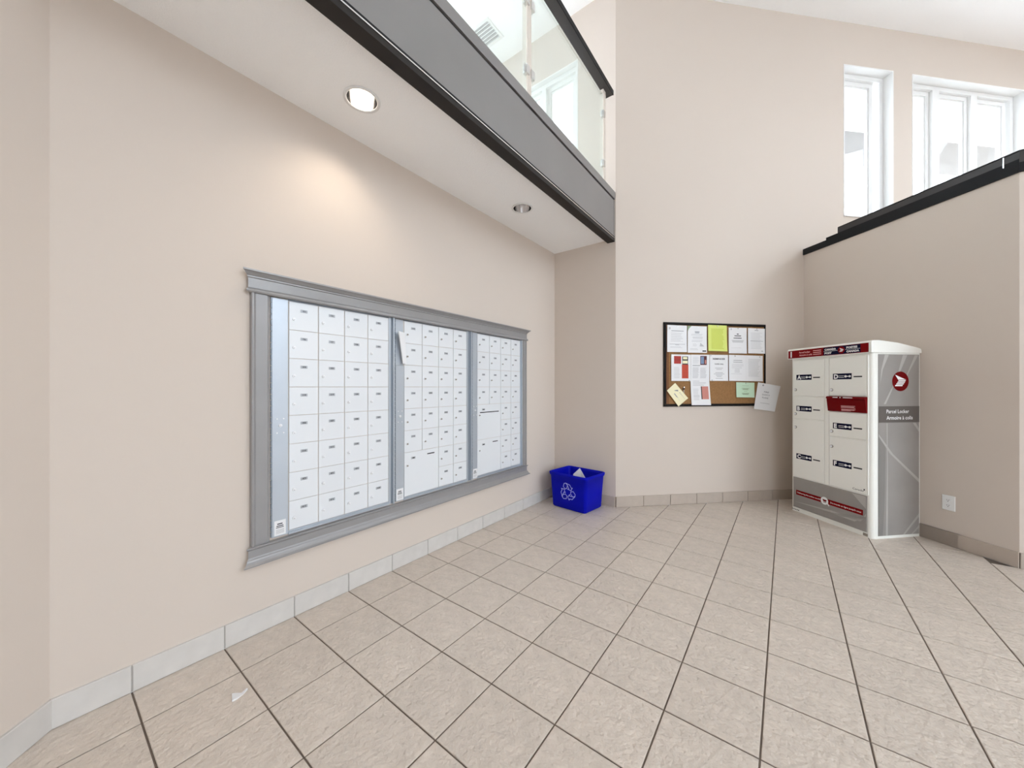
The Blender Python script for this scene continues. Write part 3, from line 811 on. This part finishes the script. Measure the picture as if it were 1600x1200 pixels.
def dr(d):
    logo(d, .24, .92, .035, 1); d.text('FIRE', .44, .66, .05, 0, 0, 'c', .02, width=.22); d.text('SAFETY', .44, .55, .05, 0, 0, 'c', .01, width=.36); d.text('PLANS', .43, .44, .05, 0, 0, 'c', .02, width=.28)
    lines(d, [.27, .255], .22, .7, .010, 2, .05, True)
sheet('pinned_paper', 'tilted white FIRE SAFETY PLANS sheet hanging past the board corner', [(4.643, 1.327), (4.926, 1.284), (4.848, .997), (4.590, 1.032)], ['paper', 'ink_soft', 'ink_soft', 'ink_pale'], dr, y=-.026, curl=.004)

# ================================================================== PARCEL LOCKER
LT0, LT1 = -1.622, -.865
LD = .478                      # depth
F_L = F_B @ T((LT0 + LT1) / 2, -LD - .006, 0)      # front plane at y=0
lk = thing('parcel_locker', 'white parcel locker cabinet with grey printed side and red banner', 'locker', fr=F_L)
LC = (LT0 + LT1) / 2
X = lambda t: t - LC
HWL = (LT1 - LT0) / 2
ZR = 1.562
rr = .03
def rounded(x0, x1, y0, y1, r):
    p = []
    for cx, cy, a in ((x0 + r, y0 + r, 180), (x1 - r, y0 + r, 270)):
        for k in range(6): p.append((cx + r * math.cos(math.radians(a + 18 * k)), cy + r * math.sin(math.radians(a + 18 * k))))
    return p + [(x1, y1), (x0, y1)]
body = MB().prism(rounded(-HWL, HWL, .004, LD, rr), 'z', .0, ZR)
part('cabinet_body', body, 'locker_white', lk)
ro = MB()
rp = []
RF = [(-.022, ZR + .001), (-.022, ZR + .088), (-.012, ZR + .102), (.05, ZR + .104), (.24, ZR + .085), (LD - .03, ZR + .045), (LD - .004, ZR + .036), (LD, ZR + .02), (LD, ZR - .012 + .013)]
ro.prism(RF, 'x', -HWL - .012, HWL + .012)
roof = part('roof', ro, 'locker_white', lk)
# banner
bn = MB(); yb = -.0226
bn.rect(-HWL - .004, HWL + .004 - .012, ZR + .006, ZR + .084, yb, 0)
bx0, bx1 = -HWL + .365, HWL - .07
bn.rect(bx0, bx1, ZR + .010, ZR + .080, yb - .0004, 1)
bn.text('1', -HWL + .022, ZR + .018, .056, yb - .0008, 2, 'l', .04)
bn.text('Parcel locker', -HWL + .12, ZR + .050, .016, yb - .0008, 3, 'l', .02, width=.115)
bn.text('Armoire à colis', -HWL + .12, ZR + .023, .016, yb - .0008, 3, 'l', .02, width=.135)
for k in range(3): bn.rect(-HWL + .265, -HWL + .345, ZR + .024 + .018 * k, ZR + .030 + .018 * k, yb - .0008, 3)
bn.text('CANADA', bx0 + .012, ZR + .053, .016, yb - .0008, 2, 'l', .05, width=.105); bn.text('POST', bx0 + .012, ZR + .019, .016, yb - .0008, 2, 'l', .05, width=.065)
bn.rect(bx0 + .004, bx0 + .13, ZR + .0435, ZR + .0460, yb - .0008, 2)
bn.text('POSTES', bx1 - .115, ZR + .053, .016, yb - .0008, 2, 'l', .05, width=.09); bn.text('CANADA', bx1 - .115, ZR + .019, .016, yb - .0008, 2, 'l', .05, width=.105)
bn.rect(bx1 - .125, bx1 - .003, ZR + .0435, ZR + .0460, yb - .0008, 2)
def wing(mb, x, z, s, y, mi, fx=1):
    """arrow-like wing mark pointing right"""
    mb.flat([(x + fx * s * a, z + s * b) for a, b in ((-.95, .95), (1.25, .12), (-.35, .10))], y, mi)
    for a, b, c, d in ((-.35, 1.2, .02, -.16), (-.55, 1.05, -.24, -.42), (-.75, .85, -.50, -.68), (-1.0, .6, -.76, -.98)):
        mb.flat([(x + fx * s * p, z + s * q) for p, q in ((a, d), (b - .12, d), (b, c), (a + .1, c))], y, mi)
xm = (bx0 + .13 + bx1 - .125) / 2
bn.disc(xm, ZR + .045, .030, yb - .0006, 0); wing(bn, xm, ZR + .047, .017, yb - .001, 2)
part('banner', bn, ['post_red', 'navy', 'print_white', 'print_rose'], roof, label='red banner with white lettering')
# doors
YD = -.004
def ldoor(t0, t1, z0, z1, letter, tagx, tagz, lock, extra=None):
    w, h = t1 - t0, z1 - z0
    d = part('locker_door', MB().fbox(.0015, w - .0015, YD, .006, .0015, h - .0015, .003), 'locker_white', lk, (X(t0), 0, z0))
    tg = MB().rect(0, .163, 0, .053, -.0006)
    tg.text(letter, .010, .008, .037, -.0012, 1, 'l', .05)
    for k in range(2): tg.rect(.050, .098, .014 + .014 * k, .020 + .014 * k, -.0012, 2)
    tg.disc(.112, .026, .011, -.0012, 1, 14); tg.rect(.112, .145, .0225, .0295, -.0012, 1); tg.disc(.147, .026, .010, -.0012, 1, 14)
    part('number_label', tg, ['navy', 'print_white', 'ink_pale'], d, (tagx - t0, YD, tagz - z0), label='navy blue letter sticker with a white key symbol')
    ks = MB().box(0, .100, -.002, 0, 0, .042).box(.008, .076, -.0032, -.002, .018, .029, 1)
    part('key_slot', ks, ['locker_white', 'dark_hole'], d, (tagx - t0 + .172, YD, tagz - z0 - .002))
    part('lock', MB().cyl((0, 0), .014, -.004, 0, n=18).cyl((0, 0), .010, -.008, -.004, n=18, mi=1), ['brass', 'chrome'], d, (lock[0] - t0, YD, lock[1] - z0))
    return d
cL = (-1.586, -1.265); cR = (-1.219, -.903)
ldoor(*cL, 1.182, 1.543, 'A', -1.552, 1.345, (-1.561, 1.246))
ldoor(*cL, .957, 1.178, 'B', -1.552, 1.030, (-1.561, 1.000))
ldoor(*cL, .358, .953, 'C', -1.552, .545, (-1.561, .864))
ldoor(*cR, 1.190, 1.547, 'D', -1.184, 1.343, (-1.195, 1.248))
ldoor(*cR, .822, 1.046, 'E', -1.184, .893, (-1.195, .866))
fd = ldoor(*cR, .358, .818, 'F', -1.184, .550, (-1.195, .726))
cw = MB().text('Canada', 0, 0, .017, -.0006, 0, 'l', .0, width=.085)
cw.rect(.088, .0905, .004, .026, -.0006).rect(.0905, .098, .013, .026, -.0006)
part('wordmark', cw, 'ink', fd, (.205, YD, .022))
# mail flap
fl = MB().prism([(.006, 1.050), (-.012, 1.054), (-.026, 1.158), (-.024, 1.164), (-.036, 1.174), (-.026, 1.188), (.006, 1.188)], 'x', X(-1.224), X(-.898))
flap = part('mail_flap', fl, 'post_red_deep', lk, label='red sloping mail slot flap')
fp = MB()
for k, (z, w) in enumerate(((1.104, .12), (1.096, .11), (1.088, .12), (1.074, .12), (1.068, .11), (1.062, .08))):
    y = -.012 - .014 * (z - 1.054) / .104 - .0016
    fp.rect(X(-1.10), X(-1.10) + w, z, z + .0035, y, 0)
fp.rect(X(-1.16), X(-1.115), 1.176, 1.183, -.0366, 1).rect(X(-1.10), X(-1.088), 1.175, 1.184, -.0366, 1).rect(X(-1.07), X(-.99), 1.176, 1.183, -.0366, 1)
part('flap_print', fp, ['print_rose', 'print_white'], flap)
# lower panel
lw = part('lower_panel', MB().fbox(X(-1.590), X(-.903), -.004, .006, .044, .350, .003), 'locker_grey', lk, label='grey printed lower panel')
ls = MB(); y = -.0046
ls.flat([(X(-1.02), .344), (X(-.908), .344), (X(-.908), .24)], y, 0)
ls.flat([(X(-1.58), .10), (X(-1.2), .13), (X(-.95), .12), (X(-.908), .20), (X(-.908), .17), (X(-1.0), .10), (X(-1.2), .11)], y, 0)
part('panel_streaks', ls, 'locker_streak', lw)
rb = MB().rect(X(-1.554), X(-.930), .176, .224, -.0052, 0)
rb.disc(X(-1.262), .200, .036, -.0056, 1); rb.flat([(X(-1.240), .182), (X(-1.222), .160), (X(-1.214), .166), (X(-1.232), .188)], -.0056, 1)
rb.flat([(X(-1.280), .214), (X(-1.240), .210), (X(-1.246), .194), (X(-1.272), .194)], -.006, 2); rb.rect(X(-1.272), X(-1.244), .184, .190, -.006, 2)
rb.text('Delivering the online world', X(-1.540), .194, .014, -.0056, 1, 'l', .01, width=.235); rb.text("Du monde en ligne jusqu'à vous", X(-1.206), .194, .014, -.0056, 1, 'l', .01, width=.262)
part('slogan_strip', rb, ['post_red', 'print_white', 'post_red_deep'], lw, label='dark red strip with white slogan')
vm = MB()
for k in range(5): vm.rect(X(-1.608) + .017 * k, X(-1.608) + .017 * k + .010, .012, .022, .0036)
part('serial_plate', vm, 'ink', lk)
part('corner_bracket', MB().box(X(-.935), X(-.90), .0006, .01, .008, .030), 'brass', lk)
part('centre_post', MB().fbox(X(-1.262), X(-1.222), -.002, .006, .356, 1.55, .002), 'locker_white', lk)
part('door_hinge', MB().fbox(X(-.901), X(-.892), -.003, .006, .36, 1.548, .001), 'locker_white', lk)
# side panel (right side of the cabinet): local frame x to the back, y into the cabinet
F_S = T(HWL, 0, 0) @ Matrix.Rotation(math.pi / 2, 4, 'Z')
def side(name, mb, mats, label=None):
    o = part(name, mb, mats, lk, (HWL, 0, 0), label, math.pi / 2); return o
sp_ = side('side_panel', MB().fbox(.058, LD - .012, -.004, .002, .024, ZR - .012, .0015), 'locker_grey', 'grey printed side panel')
def sub(name, mb, mats, label=None): return part(name, mb, mats, sp_, label=label)
ss = MB(); y = -.0045
ss.flat([(.130, .026), (.150, .026), (.150, .6), (.146, .97), (.138, .97), (.142, .6)], y, 0)
ss.flat([(.060, .86), (.17, .715), (.464, .46), (.464, .49), (.20, .71), (.060, .88)], y, 0)
ss.flat([(.060, .855), (.128, .77), (.118, .30), (.100, .03), (.060, .03)], y, 1)
ss.flat([(.32, .026), (.464, .17), (.464, .20), (.30, .026)], y, 0); ss.flat([(.40, .026), (.464, .075), (.464, .10), (.385, .026)], y, 0)
ss.flat([(.30, 1.545), (.345, 1.545), (.25, 1.36), (.15, 1.20), (.11, 1.13), (.13, 1.13), (.22, 1.30)], y, 0)
ss.flat([(.42, 1.545), (.455, 1.545), (.36, 1.40), (.30, 1.28), (.33, 1.36)], y, 0)
ss.flat([(.12, 1.545), (.16, 1.545), (.10, 1.42), (.075, 1.30), (.085, 1.42)], y, 0)
ss.flat([(.40, .97), (.43, .97), (.464, .92), (.464, .89)], y, 0)
sub('panel_streaks', ss, ['locker_streak', 'locker_dark_print'])
sb = MB().rect(.059, LD - .013, .975, 1.112, -.0052, 0)
sb.text('Parcel Locker', .135, 1.054, .030, -.0058, 1, 'l', .015, width=.225); sb.text('Armoire à colis', .135, 1.000, .030, -.0058, 1, 'l', .015, width=.262)
sub('text_band', sb, ['locker_band', 'print_white'], 'dark grey band with white lettering')
sl = MB().disc(.275, 1.322, .083, -.0052, 0, 40); wing(sl, .268, 1.330, .050, -.0058, 1)
sub('emblem', sl, ['post_red_deep', 'print_white'], 'red disc with white wing mark')

# ================================================================== RECYCLING BIN
bx = thing('recycling_bin', 'blue plastic recycling bin with white recycling symbol', 'bin', fr=frame((.400, 3.262, .001), math.radians(-7)))
BWb, BDb, BWt, BDt, BHt = .208, .164, .232, .184, .372
def rr_ring(hw, hd, r, z, n=5):
    p = []
    for cx, cy, a in ((hw - r, hd - r, 0), (-hw + r, hd - r, 90), (-hw + r, -hd + r, 180), (hw - r, -hd + r, 270)):
        for k in range(n + 1):
            t = math.radians(a + 90 * k / n); p.append((cx + r * math.cos(t), cy + r * math.sin(t), z))
    return p
rings = [rr_ring(BWb - .012, BDb - .012, .02, 0), rr_ring(BWb, BDb, .03, .012)]
def lerp(a, b, t): return a + (b - a) * t
rings += [rr_ring(lerp(BWb, BWt, t) - .003 * t, lerp(BDb, BDt, t) - .003 * t, .035, .012 + (BHt - .05) * t) for t in (.5, 1.0)]
rings += [rr_ring(BWt + .004, BDt + .004, .035, BHt - .034), rr_ring(BWt + .008, BDt + .008, .035, BHt - .012), rr_ring(BWt + .006, BDt + .006, .035, BHt - .003), rr_ring(BWt, BDt, .035, BHt), rr_ring(BWt - .008, BDt - .008, .03, BHt - .003), rr_ring(BWt - .014, BDt - .014, .03, BHt - .03), rr_ring(BWb - .008, BDb - .008, .025, .016)]
bm2 = MB(); nr = len(rings[0])
for r in rings: bm2.v += r
for j in range(len(rings) - 1):
    for k in range(nr):
        bm2.f.append((j * nr + k, j * nr + (k + 1) % nr, (j + 1) * nr + (k + 1) % nr, (j + 1) * nr + k)); bm2.m.append(0); bm2.sm.append(True)
bm2.f.append(tuple(range(nr))[::-1]); bm2.m.append(0); bm2.sm.append(False)
o_ = (len(rings) - 1) * nr
bm2.f.append(tuple(range(o_, o_ + nr))); bm2.m.append(0); bm2.sm.append(False)
part('bin_body', bm2, 'bin_blue', bx)
# recycling symbol: outlines of three folded arrows on the sloping front face
sy = MB()
def stroke(mb, pts, w, mi=0, closed=True):
    n = len(pts)
    for i in range(n if closed else n - 1):
        p, q = pts[i], pts[(i + 1) % n]
        dx, dz = q[0] - p[0], q[1] - p[1]; L = math.hypot(dx, dz) or 1
        nx, nz = -dz / L * w / 2, dx / L * w / 2; ex, ez = dx / L * w / 2, dz / L * w / 2
        mb.flat([(p[0] - ex + nx, p[1] - ez + nz), (p[0] - ex - nx, p[1] - ez - nz), (q[0] + ex - nx, q[1] + ez - nz), (q[0] + ex + nx, q[1] + ez + nz)], 0, mi)
arm_a = [(-.17, .97), (.32, .85), (.50, .55), (.64, .57), (.47, .27), (.04, .33), (.19, .43), (-.02, .79)]
arm_b = [(-.26, .97), (.01, .79), (-.08, .42), (-.32, .30), (-.56, .55), (-.44, .88)]
for k in range(3):
    a = -math.radians(120 * k)
    for arm in (arm_a, arm_b):
        pts = []
        for px, pz in arm:
            pts.append((px * math.cos(a) - pz * math.sin(a), px * math.sin(a) + pz * math.cos(a)))
        stroke(sy, [(p[0] * .094 + .004, p[1] * .094 + .185) for p in pts], .0058)
for k, (x, y, z) in enumerate(sy.v):
    t = min(1, max(0, (z - .012) / (BHt - .05)))
    sy.v[k] = (x, -(lerp(BDb, BDt, t) - .003 * t) - .0025, z)
part('recycling_symbol', sy, 'bin_print', bx, label='white outlined recycling symbol')
ps = thing('paper_sheet', 'white paper standing up inside the blue bin', 'paper', fr=frame((.47, 3.22, .02), math.radians(-7)))
q = [(-.06, -.05, .0), (.13, -.07, .0), (.075, -.02, .30), (-.02, .005, .40), (-.085, -.02, .33)]
vs = q + [(p[0], p[1] + .002, p[2]) for p in q]
part('sheet', MB().add(vs, [(0, 1, 2, 3, 4), (9, 8, 7, 6, 5)] + [(i, 5 + i, 5 + (i + 1) % 5, (i + 1) % 5) for i in range(5)]), 'paper', ps)

# ================================================================== SMALL THINGS
def scrap(name, pts, loc, label, h=.004):
    n = len(pts); vs = [(p[0], p[1], 0) for p in pts] + [(p[0], p[1], h * (1 + .8 * math.sin(i * 1.7))) for i, p in enumerate(pts)]
    return top(name, MB().add(vs, [tuple(range(n))[::-1], tuple(range(n, 2 * n))] + [(i, (i + 1) % n, n + (i + 1) % n, n + i) for i in range(n)]), 'paper', label, 'paper', base=loc)
scrap('paper_scrap', [(-.029, -.014), (.016, -.026), (.018, -.010), (.011, .012), (-.004, .034), (-.008, .030), (-.004, .012), (-.018, 0)], (.382, .262, .0006), 'small torn white paper scrap on the floor tiles')
scrap('paper_scrap', [(-.05, -.03), (.05, -.02), (.06, .05), (-.03, .06)], (.09, 3.335, .0006), 'white paper scrap on the floor behind the blue bin')
ol = thing('wall_outlet', 'white duplex electrical outlet low on the half wall', 'outlet', fr=F_B, base=(-.682, 0, .342))
part('cover_plate', MB().fbox(-.040, .040, -.007, -.0005, -.060, .060, .004), 'window_white', ol)
for z in (.020, -.022):
    rc = part('receptacle', MB().cyl((0, 0), .015, -.0095, -.007, n=20), 'window_white', ol, (0, 0, z))
    part('slots', MB().box(-.0075, -.005, -.0102, -.0094, .001, .008).box(.005, .0075, -.0102, -.0094, .001, .008).cyl((0, -.006), .0028, -.0102, -.0094, n=8), 'ink', rc)
part('cover_screw', MB().cyl((0, -.001), .003, -.009, -.007, n=8), 'chrome', ol)
